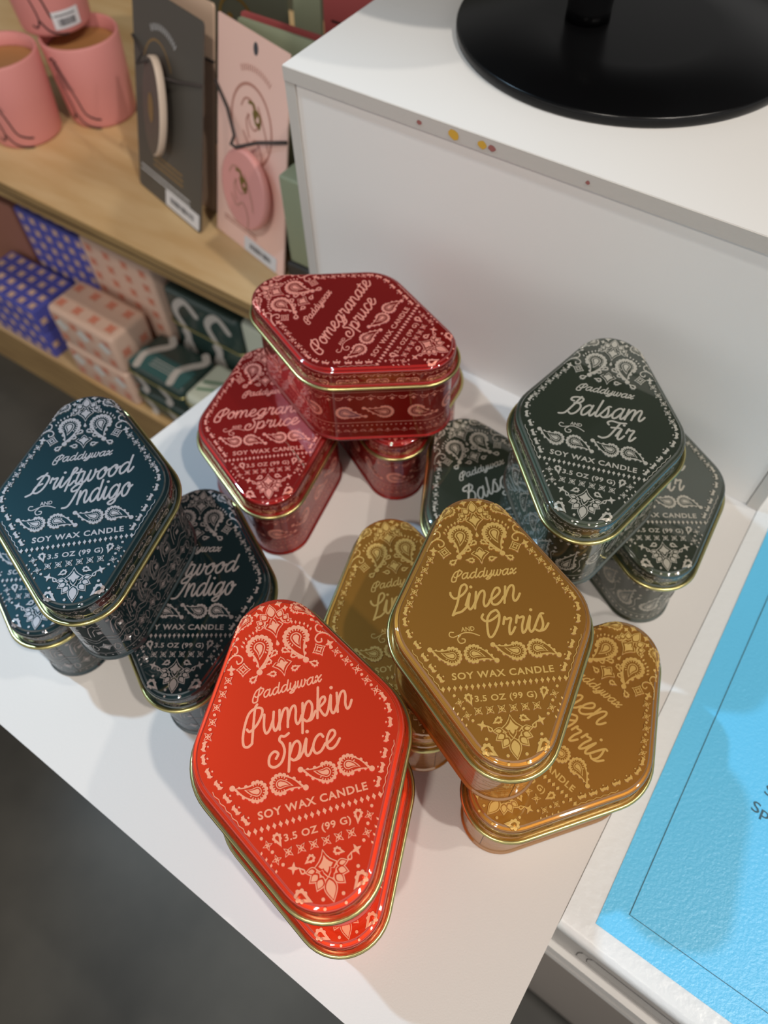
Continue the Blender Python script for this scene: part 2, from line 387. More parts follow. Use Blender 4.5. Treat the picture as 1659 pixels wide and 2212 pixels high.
GL = {
 'a': ([[(.88, .8), (.6, 1.0), (.25, .78), (.12, .38), (.28, .02), (.58, .12), (.85, .6)], [(.9, 1.0), (.84, .35), (.95, .02), (1.15, .12), (1.3, .4)]], 1.22),
 'c': ([[(.8, .8), (.6, 1.0), (.3, .85), (.12, .4), (.3, .02), (.65, .05), (.95, .4)]], .92),
 'd': ([[(.88, .8), (.6, 1.0), (.25, .78), (.12, .38), (.28, .02), (.58, .12), (.85, .6)], [(.95, 2.0), (.86, .4), (.95, .02), (1.15, .12), (1.3, .4)]], 1.22),
 'e': ([[(0, .3), (.35, .45), (.68, .72), (.6, .98), (.35, .98), (.14, .6), (.18, .15), (.45, 0), (.75, .12), (1.0, .42)]], .96),
 'f': ([[(0, .3), (.42, .95), (.72, 1.7), (.58, 2.05), (.42, 1.7), (.36, .4), (.28, -.85)], [(.36, .1), (.55, .03), (.8, .35)]], .78),
 'g': ([[(.88, .8), (.6, 1.0), (.25, .78), (.12, .38), (.28, .02), (.58, .12), (.85, .6)], [(.92, 1.0), (.85, 0), (.75, -.65), (.45, -.92), (.2, -.7), (.4, -.35), (.9, .0), (1.22, .4)]], 1.16),
 'i': ([[(0, .3), (.22, 1.0), (.17, .3), (.3, .02), (.48, .1), (.65, .4)]], .56),
 'k': ([[(.28, 2.0), (.16, 0)], [(.17, .35), (.42, .9), (.7, 1.0), (.74, .75), (.3, .5)], [(.3, .5), (.55, .15), (.78, .02), (1.05, .4)]], .98),
 'l': ([[(.3, 2.0), (.2, .3), (.32, .02), (.5, .1), (.65, .4)]], .60),
 'm': ([[(.1, 1.0), (.1, 0)], [(.1, .3), (.35, .88), (.58, 1.0), (.7, .8), (.68, 0)], [(.68, .3), (.93, .88), (1.18, 1.0), (1.28, .75), (1.25, .3), (1.36, .02), (1.55, .12), (1.7, .4)]], 1.62),
 'n': ([[(.1, 1.0), (.1, 0)], [(.1, .3), (.35, .88), (.6, 1.0), (.72, .75), (.68, .3), (.8, .02), (1.0, .12), (1.15, .4)]], 1.08),
 'o': ([[(.55, 1.0), (.22, .78), (.12, .35), (.32, .0), (.62, .1), (.78, .55), (.68, .93), (.5, 1.0)], [(.7, .9), (.62, .72), (.8, .62), (1.0, .75)]], .95),
 'p': ([[(.16, 1.0), (.1, -1.0)], [(.14, .35), (.37, .88), (.65, 1.0), (.85, .7), (.75, .2), (.47, .0), (.2, .15)], [(.5, 0), (.8, .05), (1.08, .4)]], 1.04),
 'r': ([[(.14, .66), (.2, 1.16), (.33, .95), (.68, .97), (.58, .45), (.64, .02), (.82, .1), (1.0, .4)]], .92),
 's': ([[(0, .25), (.38, 1.0), (.62, 1.08)], [(.42, .98), (.58, .6), (.6, .25), (.4, 0), (.12, .1)], [(.4, 0), (.75, .08), (1.0, .4)]], .92),
 't': ([[(.32, 1.6), (.2, .3), (.32, .02), (.52, .1), (.68, .4)], [(0, 1.1), (.58, 1.15)]], .62),
 'u': ([[(.12, 1.0), (.1, .35), (.25, .02), (.5, .15), (.75, .6)], [(.8, 1.0), (.75, .35), (.88, .02), (1.06, .12), (1.2, .4)]], 1.12),
 'w': ([[(.12, 1.0), (.1, .35), (.22, .02), (.42, .12), (.6, .7)], [(.64, 1.0), (.6, .35), (.72, .02), (.95, .12), (1.1, .6), (1.05, 1.0)], [(1.06, .95), (1.12, .75), (1.35, .75)]], 1.3),
 'x': ([[(.05, .75), (.25, 1.0), (.4, .6), (.5, .15), (.65, .02), (.9, .3)], [(.85, .95), (.1, .05)]], .95),
 'y': ([[(.12, 1.0), (.1, .4), (.25, .05), (.5, .2), (.72, .6)], [(.8, 1.0), (.75, 0), (.6, -.7), (.3, -.92), (.1, -.65), (.4, -.3), (.85, .02), (1.1, .4)]], 1.05),
 'P': ([[(.75, -.55), (.45, -.75), (.15, -.45), (.12, .35), (.45, 1.35), (.95, 1.8), (1.42, 1.62), (1.45, 1.1), (1.1, .6), (.6, .35), (.38, .5)], [(1.1, 2.1), (.95, 1.75), (.85, .7), (.75, -.55)]], 1.5),
 'S': ([[(1.3, 2.0), (1.02, 1.82), (.78, 1.95), (.68, 1.6), (.92, 1.1), (1.05, .6), (.85, .1), (.42, -.12), (.05, .15), (.05, .6), (.35, .8), (.62, .62), (.48, .38)]], 1.25),
 'L': ([[(0, 1.4), (.08, 1.05), (.4, .82), (.9, 1.0), (1.15, 1.55), (1.0, 2.0), (.75, 1.9), (.65, 1.4), (.55, .5), (.3, -.3)], [(.3, -.3), (.55, -.12), (.9, -.05), (1.3, .25)]], 1.15),
 'O': ([[(1.0, 2.0), (.65, 1.75), (.45, 1.0), (.6, .1), (.9, 0), (1.25, .6), (1.32, 1.4), (1.12, 1.95), (.95, 2.0)], [(.12, 1.7), (.05, 1.3), (.4, .95), (.85, 1.05), (1.27, 1.5)]], 1.5),
 'B': ([[(1.0, 2.25), (.85, 1.7), (.55, .7), (.2, .05), (-.3, -.1)], [(.5, 1.45), (.2, 1.6), (.25, 2.0), (.7, 2.15), (1.2, 1.95), (1.2, 1.45), (.85, 1.12), (.6, 1.1)], [(.6, 1.12), (1.1, 1.05), (1.32, .65), (1.1, .15), (.75, .0), (.5, .15)]], 1.45),
 'F': ([[(.2, 1.4), (.02, 1.75), (.3, 2.05), (.9, 1.9), (1.5, 1.95)], [(1.05, 1.92), (.9, 1.0), (.62, .2), (.2, -.05), (-.15, .05)], [(.5, 1.0), (1.2, 1.08)]], 1.15),
 'D': ([[(.9, 2.2), (.72, 1.75), (.45, .8), (.15, .05), (-.3, -.25)], [(.2, 1.55), (.55, 1.9), (1.05, 1.75), (1.25, 1.1), (1.02, .3), (.6, -.05), (.22, .15), (.35, .6), (.8, .75)]], 1.36),
 'I': ([[(1.05, 2.0), (.65, 1.95), (.28, 1.5), (.42, 1.12), (.95, 1.3)], [(1.15, 2.0), (.9, 1.2), (.6, .35), (.3, -.12), (-.15, -.2)]], 1.1),
}
def script_word(pen, word, x0, x1, y0, y1, xh, wd, slant=0.26):
    strokes = []; dots = []; cx = 0
    vv = lambda b: b if 0 <= b <= 1 else (1 + (b - 1) * .58 if b > 1 else b * .52)
    for ch in word:
        ss, adv = GL[ch]
        for q in ss: strokes.append([(cx + a + slant * vv(b), vv(b)) for a, b in q])
        if ch == 'i': dots.append((cx + .27 + slant * 1.35, 1.36))
        cx += adv
    allp = [p for q in strokes for p in q]
    a = min(p[0] for p in allp); b = max(p[0] for p in allp); k = (x1 - x0) / (b - a)
    def tr(p):
        x = x0 + (p[0] - a) * k
        return (x, y0 + (y1 - y0) * (p[0] - a) / (b - a) + p[1] * xh)
    for q in strokes: pen.stroke(crom([tr(p) for p in q], False, 7), wd)
    for p in dots: t = tr(p); pen.dot(t[0], t[1], wd * .72)

# ------------------------------------------------------------------ candle tins (units of 1/1000 layout unit, "du")
DU = S / 1000.0
ND, NX, NY = 135.8, 0.8755, 0.4832       # edge distance and edge normal of the rounded rhombus
R_T, R_S = 64.5, 84.0                    # corner radii: long tips, short tips
CT = (ND - R_T) / NY; CX = (ND - R_S) / NX
A_N = math.atan2(NY, NX)
CY0 = -5.0                               # artwork origin sits 5 du above the centre of the outline
def outline(d, nt=14, ns=8, ne=4):
    """closed list of (x, y, nx, ny) inset by d, anticlockwise from the lower tip"""
    arcs = [((0, -CT), R_T, -PI + A_N, -A_N, nt), ((CX, 0), R_S, -A_N, A_N, ns), ((0, CT), R_T, A_N, PI - A_N, nt), ((-CX, 0), R_S, PI - A_N, PI + A_N, ns)]
    pts = []
    for c, r, a0, a1, n in arcs:
        for k in range(n + 1):
            a = a0 + (a1 - a0) * k / n
            pts.append((c[0] + (r - d) * math.cos(a), c[1] + (r - d) * math.sin(a) + CY0, math.cos(a), math.sin(a)))
    out = []
    for i, p in enumerate(pts):
        q = pts[(i + 1) % len(pts)]; out.append(p)
        if math.hypot(q[0] - p[0], q[1] - p[1]) > 40:
            for k in range(1, ne): 
                t = k / ne; out.append(tuple(p[j] + (q[j] - p[j]) * t for j in range(4)))
    return out
def ring(d, z): return [(x * DU, y * DU, z * DU) for x, y, _, _ in outline(d)]
def inset(x, y):
    qx, qy = abs(x), abs(y - CY0)
    vx, vy = qx, qy - CT
    if vy > 0 and math.atan2(vy, vx) > A_N: return R_T - math.hypot(vx, vy)
    vx = qx - CX
    if vx > 0 and abs(math.atan2(qy, vx)) < A_N: return R_S - math.hypot(vx, qy)
    return ND - NX * qx - NY * qy
PROF = [(60, 200.0), (9.2, 200.0), (8.4, 199.4), (7.2, 197.6), (6.4, 197.0), (4.6, 196.8), (2.6, 196.2), (1.0, 194.6), (0.2, 192.4), (0, 190), (-0.4, 166)]
def zprof(d):
    for (d0, z0), (d1, z1) in zip(PROF, PROF[1:]):
        if d >= d1: return z0 if d >= d0 else z0 + (z1 - z0) * (d0 - d) / (d0 - d1)
    return PROF[-1][1]
def lid_map(x, y, h): return (x * DU, y * DU, (zprof(inset(x, y)) + h) * DU)
class Wrap:
    """runs artwork (s along the outline from the lower tip, z up) around the wall"""
    def __init__(s, d):
        s.p = outline(d, 24, 14, 6); s.cum = [0]
        for a, b in zip(s.p, s.p[1:] + s.p[:1]): s.cum.append(s.cum[-1] + math.hypot(b[0] - a[0], b[1] - a[1]))
        s.len = s.cum[-1]
        s.half = s.len / 2
        # start at the middle of the lower arc
        s.off = s.cum[12]
    def __call__(s, u, z, h):
        t = (u + s.off) % s.len
        lo, hi = 0, len(s.p)
        while hi - lo > 1:
            m = (lo + hi) // 2
            if s.cum[m] <= t: lo = m
            else: hi = m
        a, b = s.p[lo], s.p[(lo + 1) % len(s.p)]; k = (t - s.cum[lo]) / max(1e-9, s.cum[lo + 1] - s.cum[lo])
        x, y, nx, ny = (a[j] + (b[j] - a[j]) * k for j in range(4))
        return ((x + nx * h) * DU, (y + ny * h) * DU, z * DU)

def ornaments(p):
    # ---- lotus at the upper tip
    for sg in (1, -1):
        m = lambda x: sg * x
        for (px, py, L, wd, an) in ((16.0, 162.5, 11.5, 5.0, 18), (13.0, 165.5, 14.5, 6.2, 42), (7.5, 170.5, 17.5, 7.4, 60)):
            a = math.radians(an); a = a if sg > 0 else PI - a
            p.petal(m(px), py, L, wd, a)
        p.stroke(crom([(m(22.5), 161), (m(14), 163.5), (m(9.5), 173), (m(0.01), 180)], False, 5), 1.6)
        p.star(m(13), 194.6, 6.2, .15, .5); p.star(m(21), 185.2, 4.9, -.1, .5)
        # small paisley in the corner
        p.paisley(m(37.2), 181, 8.6, m(58), 161.5, m(2.0), 1.6, 9, 11)
        # arc of drops
        for i, (x, y) in enumerate([(25.6, 160.7), (31, 158.6), (36.6, 155.6), (42.3, 152.6), (46.6, 147.8), (49.6, 142.4)]):
            p.diamond(m(x), y, 1.7, 3.1, 0, m(-.12 * i))
        # large paisley with ball
        p.paisley(m(26.4), 134.6, 16.2, m(33), 98.2, m(-5.5), 4.3, 12, 15)
        # little holed drops
        p.holed_drop(m(7.0), 120.8, 4.0, m(15.5), 114.5, 0)
        p.holed_drop(m(17.0), 109.6, 3.5, m(24.5), 106.2, 0)
        p.drop(m(25.2), 104.8, 2.8, m(29), 101, 0)
        p.holed_drop(m(15.0), 90.6, 4.0, m(24.5), 92.4, 0)
        p.holed_drop(m(44.0), 89.4, 4.3, m(35.5), 95.0, 0)
        # outlined square bloom
        x, y = m(54), 108
        p.star(x, y, 10.8, .25 * sg, .66); p.star(x, y, 8.4, .25 * sg, .66, 1); p.star(x, y, 6.2, .25 * sg, .55, 2); p.star(x, y, 3.2, .25 * sg, .6, 3)
        # scroll, arch and arrow
        p.stroke(crom([(m(66.5), 142.5), (m(62), 146.5), (m(57), 143.5), (m(57.5), 136.5), (m(63), 132.5), (m(72), 127), (m(78), 118), (m(80), 113)], False, 6), 2.1)
        p.stroke(crom([(m(63), 132), (m(56.5), 130.5), (m(52.5), 125), (m(54.5), 119.5), (m(60), 118.5), (m(61), 123)], False, 6), 2.1)
        for i in range(7): 
            t = i / 6; p.dot(m(62 + 17 * t), 134.4 - 18.5 * t - 4 * math.sin(PI * t) + 6.5 * math.sin(PI * t), 1.15, 0, 8)
        p.star(m(70.2), 113, 6.6, math.radians(100 if sg > 0 else 80), .42); p.drop(m(71), 106.5, 2.6, m(70.3), 112)
        for (x, y) in ((54, 156), (60.3, 151.3)): p.drop(m(x), y, 2.3, m(x + 4), y - 3.4)
        # border of little flowers and dots
        B = [(76.8, 98.2), (87.3, 81.3), (98.2, 65.0), (106.8, 46.4), (115.6, 28.8)]
        for i, (x, y) in enumerate(B):
            p.flower4(m(x), y, 7.6, math.radians(61 * sg) + PI / 4 + PI / 4)
            if i < 4: p.dot(m((x + B[i + 1][0]) / 2), (y + B[i + 1][1]) / 2, 2.1)
        # winged buds round the short tip
        for (x, y, an) in ((122.0, 17.6, -20), (125.2, .6, 0), (121.6, -18.6, 14), (112.0, -36.7, 28), (103.6, -56, 29), (95.1, -73, 29), (85.9, -88.6, 29)):
            a = math.radians(-an if sg > 0 else 180 + an)
            nx, ny = -math.cos(a), -math.sin(a); tx, ty = -ny, nx
            q = lambda u, v: (m(x) + tx * u + nx * v, y + ty * u + ny * v)
            for e in (1, -1):
                p.poly([q(e * 1.0, -1.6), q(e * 4.2, -4.0), q(e * 6.9, -.6), q(e * 6.4, 3.4), q(e * 3.8, 1.2), q(e * 1.0, 1.4)], 0)
            p.poly([q(-1.6, -2.6), q(1.6, -2.6), q(1.4, 1.2), q(0, 2.4), q(-1.4, 1.2)], 0)
            d = q(0, 4.9); p.dot(d[0], d[1], 1.3, 0, 8)
        # zigzag and beads that spill over the shoulder
        zz = []
        for i in range(13):
            x, y = 127 - 3.0 * i, -52 - 5.4 * i + 7
            zz.append((m(x - 5.2 + (1.7 if i % 2 else -.3) - 1.5), y + 1.6))
        p.stroke(zz, .9, 0, False, True)
        # lower block
        p.holed_drop(m(51.8), -119, 5.0, m(48.2), -131, 0)
        p.flower4(m(64.6), -124.6, 6.6, .15); p.flower4(m(56.8), -143.4, 6.6, .15)
        for (x, y) in ((70.5, -114.6), (60.4, -133.4), (50.6, -150.8)): p.dot(m(x), y, 2.1)
        for i in range(4): p.diamond(m(73.5 - 4.5 * i), -131.5 - 8.2 * i, 1.5, 2.6, 0, .4 * sg)
        p.star(m(39.3), -158.2, 7.2, .3 * sg, .36); 
        p.holed_drop(m(16.4), -153.4, 4.3, m(25.5), -157.5, 0); p.holed_drop(m(29.2), -165, 3.2, m(33.5), -158.5, 0, False)
        p.dot(m(36.6), -177.0, 2.2); p.holed_drop(m(37.5), -190, 6.8, m(24.8), -200.6, 0)
        p.dot(m(12.4), -200.8, 2.2); p.dot(m(12.9), -211.0, 1.9, 0, 10, True)
        # lower lotus petals
        for (px, py, L, wd, an) in ((11.5, -168.5, 16.0, 5.8, 4), (9.5, -172, 17.5, 7.0, -27), (6.5, -176.5, 18.5, 7.2, -52)):
            a = math.radians(an); a = a if sg > 0 else PI - a
            p.petal(m(px), py, L, wd, a)
        p.stroke(crom([(m(15), -169.5), (m(10.5), -173), (m(6), -180.5), (m(0.01), -183)], False, 5), 1.5)
    p.petal(-.3, 172, 25, 9.0, PI / 2)
    p.tulip(-.3, 160.6, 14.2, 15.2, 19)
    p.drop(-.3, 132.6, 2.5, -.3, 139.5)
    p.tulip(-.5, 101.2, 14.4, 11.6, 18)
    p.petal(-.6, -178, 29.5, 9.4, -PI / 2)
    p.tulip(-.9, -164.8, 15.2, 15.5, 18.4, -1)
    # row of four paisleys
    p.paisley(-65.5, -58.2, 12.0, -95.3, -45.7, 5.0, 3.7)
    p.paisley(-34.8, -57.4, 12.0, -4.4, -70.2, 5.0, 3.7)
    p.paisley(25.2, -59.0, 12.0, -6.2, -46.6, 5.0, 3.7)
    p.paisley(54.6, -57.6, 12.0, 82.8, -70.6, 5.0, 3.7)
    for i in range(22): p.diamond(-84.2 + 8.02 * i, -104.4, 2.7, 4.3)
    for i in range(6): p.flower4(-41.4 + 15.85 * i, -138.6, 7.6, PI / 4)

WORDS = {
 'pumpkin': [('Pumpkin', -72, 80, 11, 14.5, 26), ('Spice', -44, 52, -33, -31, 23)],
 'linen': [('Linen', -55.7, 46.4, 8, 18.5, 26), ('Orris', -15, 78, -34, -32, 25)],
 'balsam': [('Balsam', -70.5, 71, -1, 16.5, 24), ('Fir', 2, 61, -36, -31, 24)],
 'drift': [('Driftwood', -88, 84, 2, 21.5, 21), ('Indigo', -28, 83, -31, -25.5, 25)],
 'pom': [('Pomegranate', -108, 107, 5, 5, 17.5), ('Spruce', -45, 66.5, -29.5, -27.5, 17.5)],
}
def lid_print(scent, ink, ground):
    p = Pen(lid_map, 1.2, .7, .16)
    ornaments(p)
    p.h = .35; p.wall = .25
    script_word(p, 'Paddywax', -49.6, 48.5, 61, 62, 9.5, 2.0)
    for wd, x0, x1, y0, y1, xh in WORDS[scent]:
        script_word(p, wd, x0, x1, y0, y1, xh, 3.0 if scent == 'pom' else 3.4)
    if scent != 'pumpkin':
        dx = -24 if scent == 'pom' else (-16 if scent == 'drift' else 0)
        p.text('AND', -47.5 + dx, -28 + dx, -22.5, 7.0, .02)
        p.stroke(crom([(-58.5 + dx, -22.5), (-63.5 + dx, -22), (-65 + dx, -27), (-60 + dx, -30), (-52 + dx, -27.5), (-43 + dx, -24.5), (-33 + dx, -25.8), (-22.5 + dx, -31)], False, 6), 1.5)
        p.stroke(crom([(-49 + dx, -27.5), (-54 + dx, -33), (-51.5 + dx, -39.5), (-45 + dx, -39), (-44 + dx, -34.5), (-48 + dx, -33.5)], False, 6), 1.7)
    p.text('SOY WAX CANDLE', -70, 71.4, -92.2, 10, .026, 0, -.012, 1.12)
    p.text('3.5 OZ (99 G)', -43.5, 41.2, -125.6, 8.6, .024, 0, -.01, 1.08)
    return p.mb

def star_bean_row(p, W, z, period, sc, flip=False):
    n = int(round(W.len / period)); period = W.len / n
    for i in range(n):
        u = i * period; k = -1 if flip else 1
        p.star(u, z - 1.5 * k * sc, 5 * sc, 0, .42)
        p.stroke([(u - 8 * sc, z + 4 * sc * k), (u - 3.5 * sc, z + 4.2 * sc * k), (u, z + 8.4 * sc * k), (u + 3.5 * sc, z + 4.2 * sc * k), (u + 8 * sc, z + 4 * sc * k)], 1.3 * sc, 0, False, True)
        p.stroke(crom([(u + period / 2 + a * sc, z + b * sc * k) for a, b in ((-7, 2.5), (-3.5, -2.5), (3, -2), (7.5, 4.5), (3, 1.4), (-2, 2.8))], True, 4), 1.25 * sc, 0, True, True)
def lid_side(scent):
    W = Wrap(0); p = Pen(W, .3, 0, .15)
    star_bean_row(p, W, 186.5, 21.5, .62)
    n = int(W.len / 27); per = W.len / n
    for i in range(n):
        u = i * per; sg = 1 if i % 2 else -1
        p.paisley(u, 171.5, 6.3, u + sg * 15, 176.5, 0, 1.8, 9, 9)
    return p.mb
def body_print(scent):
    W = Wrap(4.8); p = Pen(W, .3, 0, .15)
    def line(z, w_=1.3): p.stroke([(W.len * i / 160, z) for i in range(160)], w_, 0, True, True)
    def dots(z, per, r):
        n = int(W.len / per)
        for i in range(n): p.dot(W.len * i / n, z, r, 0, 8, True)
    if scent in ('pom', 'pumpkin'):
        dots(147, 9.5, 1.6); line(138); star_bean_row(p, W, 121, 40, 1.1)
        n = int(round(W.len / 70)); per = W.len / n
        for i in range(n):
            u = i * per; sg = 1 if i % 2 else -1
            p.paisley(u + 4 * sg, 81, 15.0, u + sg * -36, 81 + (12 if sg > 0 else -12) * 1.0, 4 * sg, 4.2, 13, 15)
        line(51); dots(42, 9.5, 1.7); star_bean_row(p, W, 27, 33, .8, True)
    elif scent == 'balsam':
        line(155); line(150, .9)
        n = int(W.len / 13)
        for i in range(n):
            p.diamond(W.len * i / n, 142, 3.4, 4.6); p.diamond(W.len * (i + .5) / n, 132, 3.4, 4.6)
        n = int(W.len / 48); per = W.len / n
        for i in range(n):
            u = i * per
            p.paisley(u, 72 + (6 if i % 2 else -6), 15, u + 12, 112, 3, 3.2, 11, 13)
            p.diamond(u + per / 2, 104, 3.4, 4.6); p.diamond(u + per / 2, 92, 3.4, 4.6); p.diamond(u + per / 2 + 2, 48, 3.4, 4.6)
            p.stroke(crom([(u + 16, 44), (u + 24, 62), (u + 20, 84), (u + 30, 96)], False, 5), 1.2, 0, False, True)
        line(32); n = int(W.len / 11)
        for i in range(n): p.diamond(W.len * i / n, 22, 2.8, 4.4)
        line(12)
    elif scent == 'drift':
        line(155, 1.0)
        n = int(W.len / 17); per = W.len / n
        for i in range(n):
            u = i * per; p.diamond(u, 147, 4.4, 3.2); p.stroke([(u + 4, 147), (u + per - 4, 147)], .8, 0, False, True)
        line(138, 1.3)
        n = int(round(W.len / 36)); per = W.len / n
        for i in range(n):
            u = i * per
            p.dot(u - 9, 127, 3.2, 0, 10)
            p.stroke([(u - 12, 86), (u - 10, 104), (u - 6, 120), (u + 2, 126), (u + 5, 119), (u + 10, 120), (u + 13, 124)], 1.5, 0, False, True)
            p.stroke([(u - 5, 90), (u - 3, 106), (u + 2, 113), (u + 8, 110), (u + 13, 112)], 1.3, 0, False, True)
            p.star(u + 6, 99, 6, PI / 4, .75)
            p.star(u, 48, 13, .1, .5); p.star(u, 48, 10.5, .1, .5, 1); p.star(u, 48, 7, .1, .5, 2)
            p.stroke(crom([(u + 11, 38), (u + 16, 52), (u + 21, 40), (u + 15, 30)], True, 4), 1.2, 0, True, True)
        p.stroke([(W.len * i / 260, 78 + 6 * math.sin(2 * PI * n * i / 260)) for i in range(260)], 1.4, 0, True, True)
        p.stroke([(W.len * i / 260, 68 + 5 * math.sin(2 * PI * n * i / 260 + .6)) for i in range(260)], 1.0, 0, True, True)
        line(22, 1.1); dots(15, 12, 1.6)
    else:
        for k in range(10):
            z = 14 + 14.5 * k
            p.stroke([(W.len * i / 300, z + 3.6 * math.sin(2 * PI * 13 * i / 300 + k * 1.1) + 2.5 * math.sin(2 * PI * 31 * i / 300 + k * 2.3)) for i in range(300)], 1.0, 0, True, True)
    return p.mb

SC = {
 'pumpkin': dict(rgb=(228, 58, 26), ink=(242, 160, 124)),
 'linen': dict(rgb=(168, 114, 44), ink=(212, 170, 92)),
 'balsam': dict(rgb=(66, 73, 60), ink=(190, 184, 170)),
 'drift': dict(rgb=(22, 44, 48), ink=(158, 148, 146)),
 'pom': dict(rgb=(150, 28, 24), ink=(238, 152, 134)),
}
protos = {}
def make_tin(scent):
    base = tinmat(scent + '_enamel', SC[scent]['rgb'])
    ink = mat(scent + '_ink', SC[scent]['ink'], 0.5, 0.45, coat=0.6, coat_rough=0.08)
    root = empty('candle_tin', (0, 0, 0))
    mb = MB(); mb.loft([ring(d, z) for d, z in PROF[1:] + [(-0.6, 163.5), (-5, 163.0), (-5, 161.2), (3.0, 161.2)]], 0, True)
    n = len(outline(0)); mb.add(ring(9.2, 200), [tuple(range(n))])
    lid = mb.build('lid', base, root)
    # gold rolled rim
    prof = [(-6.5 + 3.9 * math.cos(a), 160.5 + 3.6 * math.sin(a)) for a in [2 * PI * k / 10 for k in range(11)]]
    mb = MB(); mb.loft([ring(d, z) for d, z in prof][::-1], 0, True)
    mb.build('lid_rim', M_gold, lid)['label'] = 'rolled gold rim of the lid'
    lid_print(scent, ink, base).build('lid_print', [ink, base], lid)
    lid_side(scent).build('lid_side_print', [ink, base], lid)
    # body
    mb = MB()
    prof = [(2.2, 0.2), (0.6, 1.6), (0.4, 3.4), (1.6, 5.4), (4.2, 6.4), (4.8, 8.0), (4.8, 161)]
    mb.loft([ring(d, z) for d, z in prof], 0, True)
    mb.add(ring(2.2, .2), [tuple(reversed(range(n)))])
    body = mb.build('body', base, root)
    body_print(scent).build('body_print', [ink, base], body)
    # welded seam at the lower tip
    W = Wrap(4.8); pn = Pen(W, .35, 0); pn.stroke([(9, 8), (9, 160)], .8, 0, False, True)
    pn.mb.build('body_seam', M_line, body)
    return root
GRP = {'pumpkin': 'orange red tins', 'linen': 'ochre tins', 'balsam': 'dark green tins', 'drift': 'navy tins', 'pom': 'maroon tins'}
# scent, x, y, angle, level, label
TINS = [
 ('pumpkin', -.1222, .2760, 13.72, 0, 'orange red candle tin underneath, almost hidden by its twin on top of it'),
 ('pumpkin', -.1266, .3028, 13.67, 1, 'orange red candle tin lettered Pumpkin Spice, on top of its twin, nearest the camera'),
 ('linen', .0301, .5601, 8.64, 0, 'ochre candle tin lying half in shadow between the orange tin and the upper ochre tin'),
 ('linen', .2846, .3737, 314.0, 0, 'ochre candle tin turned at an angle on the table edge beside the blue poster'),
 ('linen', .1487, .4636, 3.12, 1, 'ochre candle tin lettered Linen and Orris in full, on top of two others'),
 ('balsam', .2165, .8036, 19.69, 0, 'dark green candle tin under the pile, its left half showing beside the maroon tins'),
 ('balsam', .5150, .8325, 356.15, 0, 'dark green candle tin on the table against the white riser, right half showing'),
 ('balsam', .3720, .8128, 341.2, 1, 'dark green candle tin lettered Balsam and Fir in full, on top of two others'),
 ('drift', -.6214, .7708, 2.34, 0, 'navy candle tin under the pile, cut off by the left picture edge'),
 ('drift', -.3532, .6457, 357.88, 0, 'navy candle tin on the table behind the orange tin, left part of lettering covered'),
 ('drift', -.4898, .7167, 7.02, 1, 'navy candle tin lettered Driftwood and Indigo in full, on top of two others'),
 ('pom', -.2335, 1.0233, 4.20, 0, 'maroon candle tin on the table, half covered by the sideways tin above'),
 ('pom', .0339, 1.1519, 358.83, 0, 'maroon candle tin under the pile, only its lower tip showing below the sideways tin'),
 ('pom', -.0513, 1.0884, 60.84, 1, 'maroon candle tin lettered Pomegranate and Spruce in full, turned sideways on top of two others'),
]
def P3(x, y, z): return (x * S, y * S, (z + 1.4) * S)     # layout units (camera at 0,0,0) -> world

# ------------------------------------------------------------------ the setting
UX, UY = 0.804, -0.595      # along the fixtures
NX_, NY_ = 0.595, 0.804     # away from the camera
def UN(u, n, z): return P3(u * UX + n * NX_, u * UY + n * NY_, z)
A_U = math.atan2(UY, UX)
FLOOR_Z = -2.87
mb = MB(); mb.box(-4, -3, (FLOOR_Z - .2 + 1.4) * S, 4, 5, (FLOOR_Z + 1.4) * S)
struct(mb.build('floor', M_floor))

# table the tins stand on
pl = [(.074, -.1526), (1.72, 2.13), (1.25, 2.75), (.55, 2.28), (-1.002, .665)]
tb = empty('display_table', P3(.3, 1.0, FLOOR_Z))
tag(tb, 'white paper covered display table carrying the stacks of candle tins', 'table')
def off(pts, o): return [(x * S - o.location.x, y * S - o.location.y) for x, y in pts]
zt = (1.4 + FLOOR_Z) * S
prism(off(pl, tb), -.004 - zt, 0 - zt).build('table_top', M_table, tb)
cx_ = sum(p[0] for p in pl) / 5; cy_ = sum(p[1] for p in pl) / 5
ins = [(x + (cx_ - x) * .012, y + (cy_ - y) * .012) for x, y in pl]
prism(off(ins, tb), 0, -.004 - zt).build('table_body', M_white, tb)

for scent, x, y, ang, lv, lab in TINS:
    if scent not in protos:
        protos[scent] = make_tin(scent); o = protos[scent]
    else: o = copy_tree(protos[scent])
    o.location = P3(x, y, -1.4 + .2005 * lv + .0002); o.rotation_euler = (0, 0, math.radians(ang))
    tag(o, lab, 'candle tin', GRP[scent])

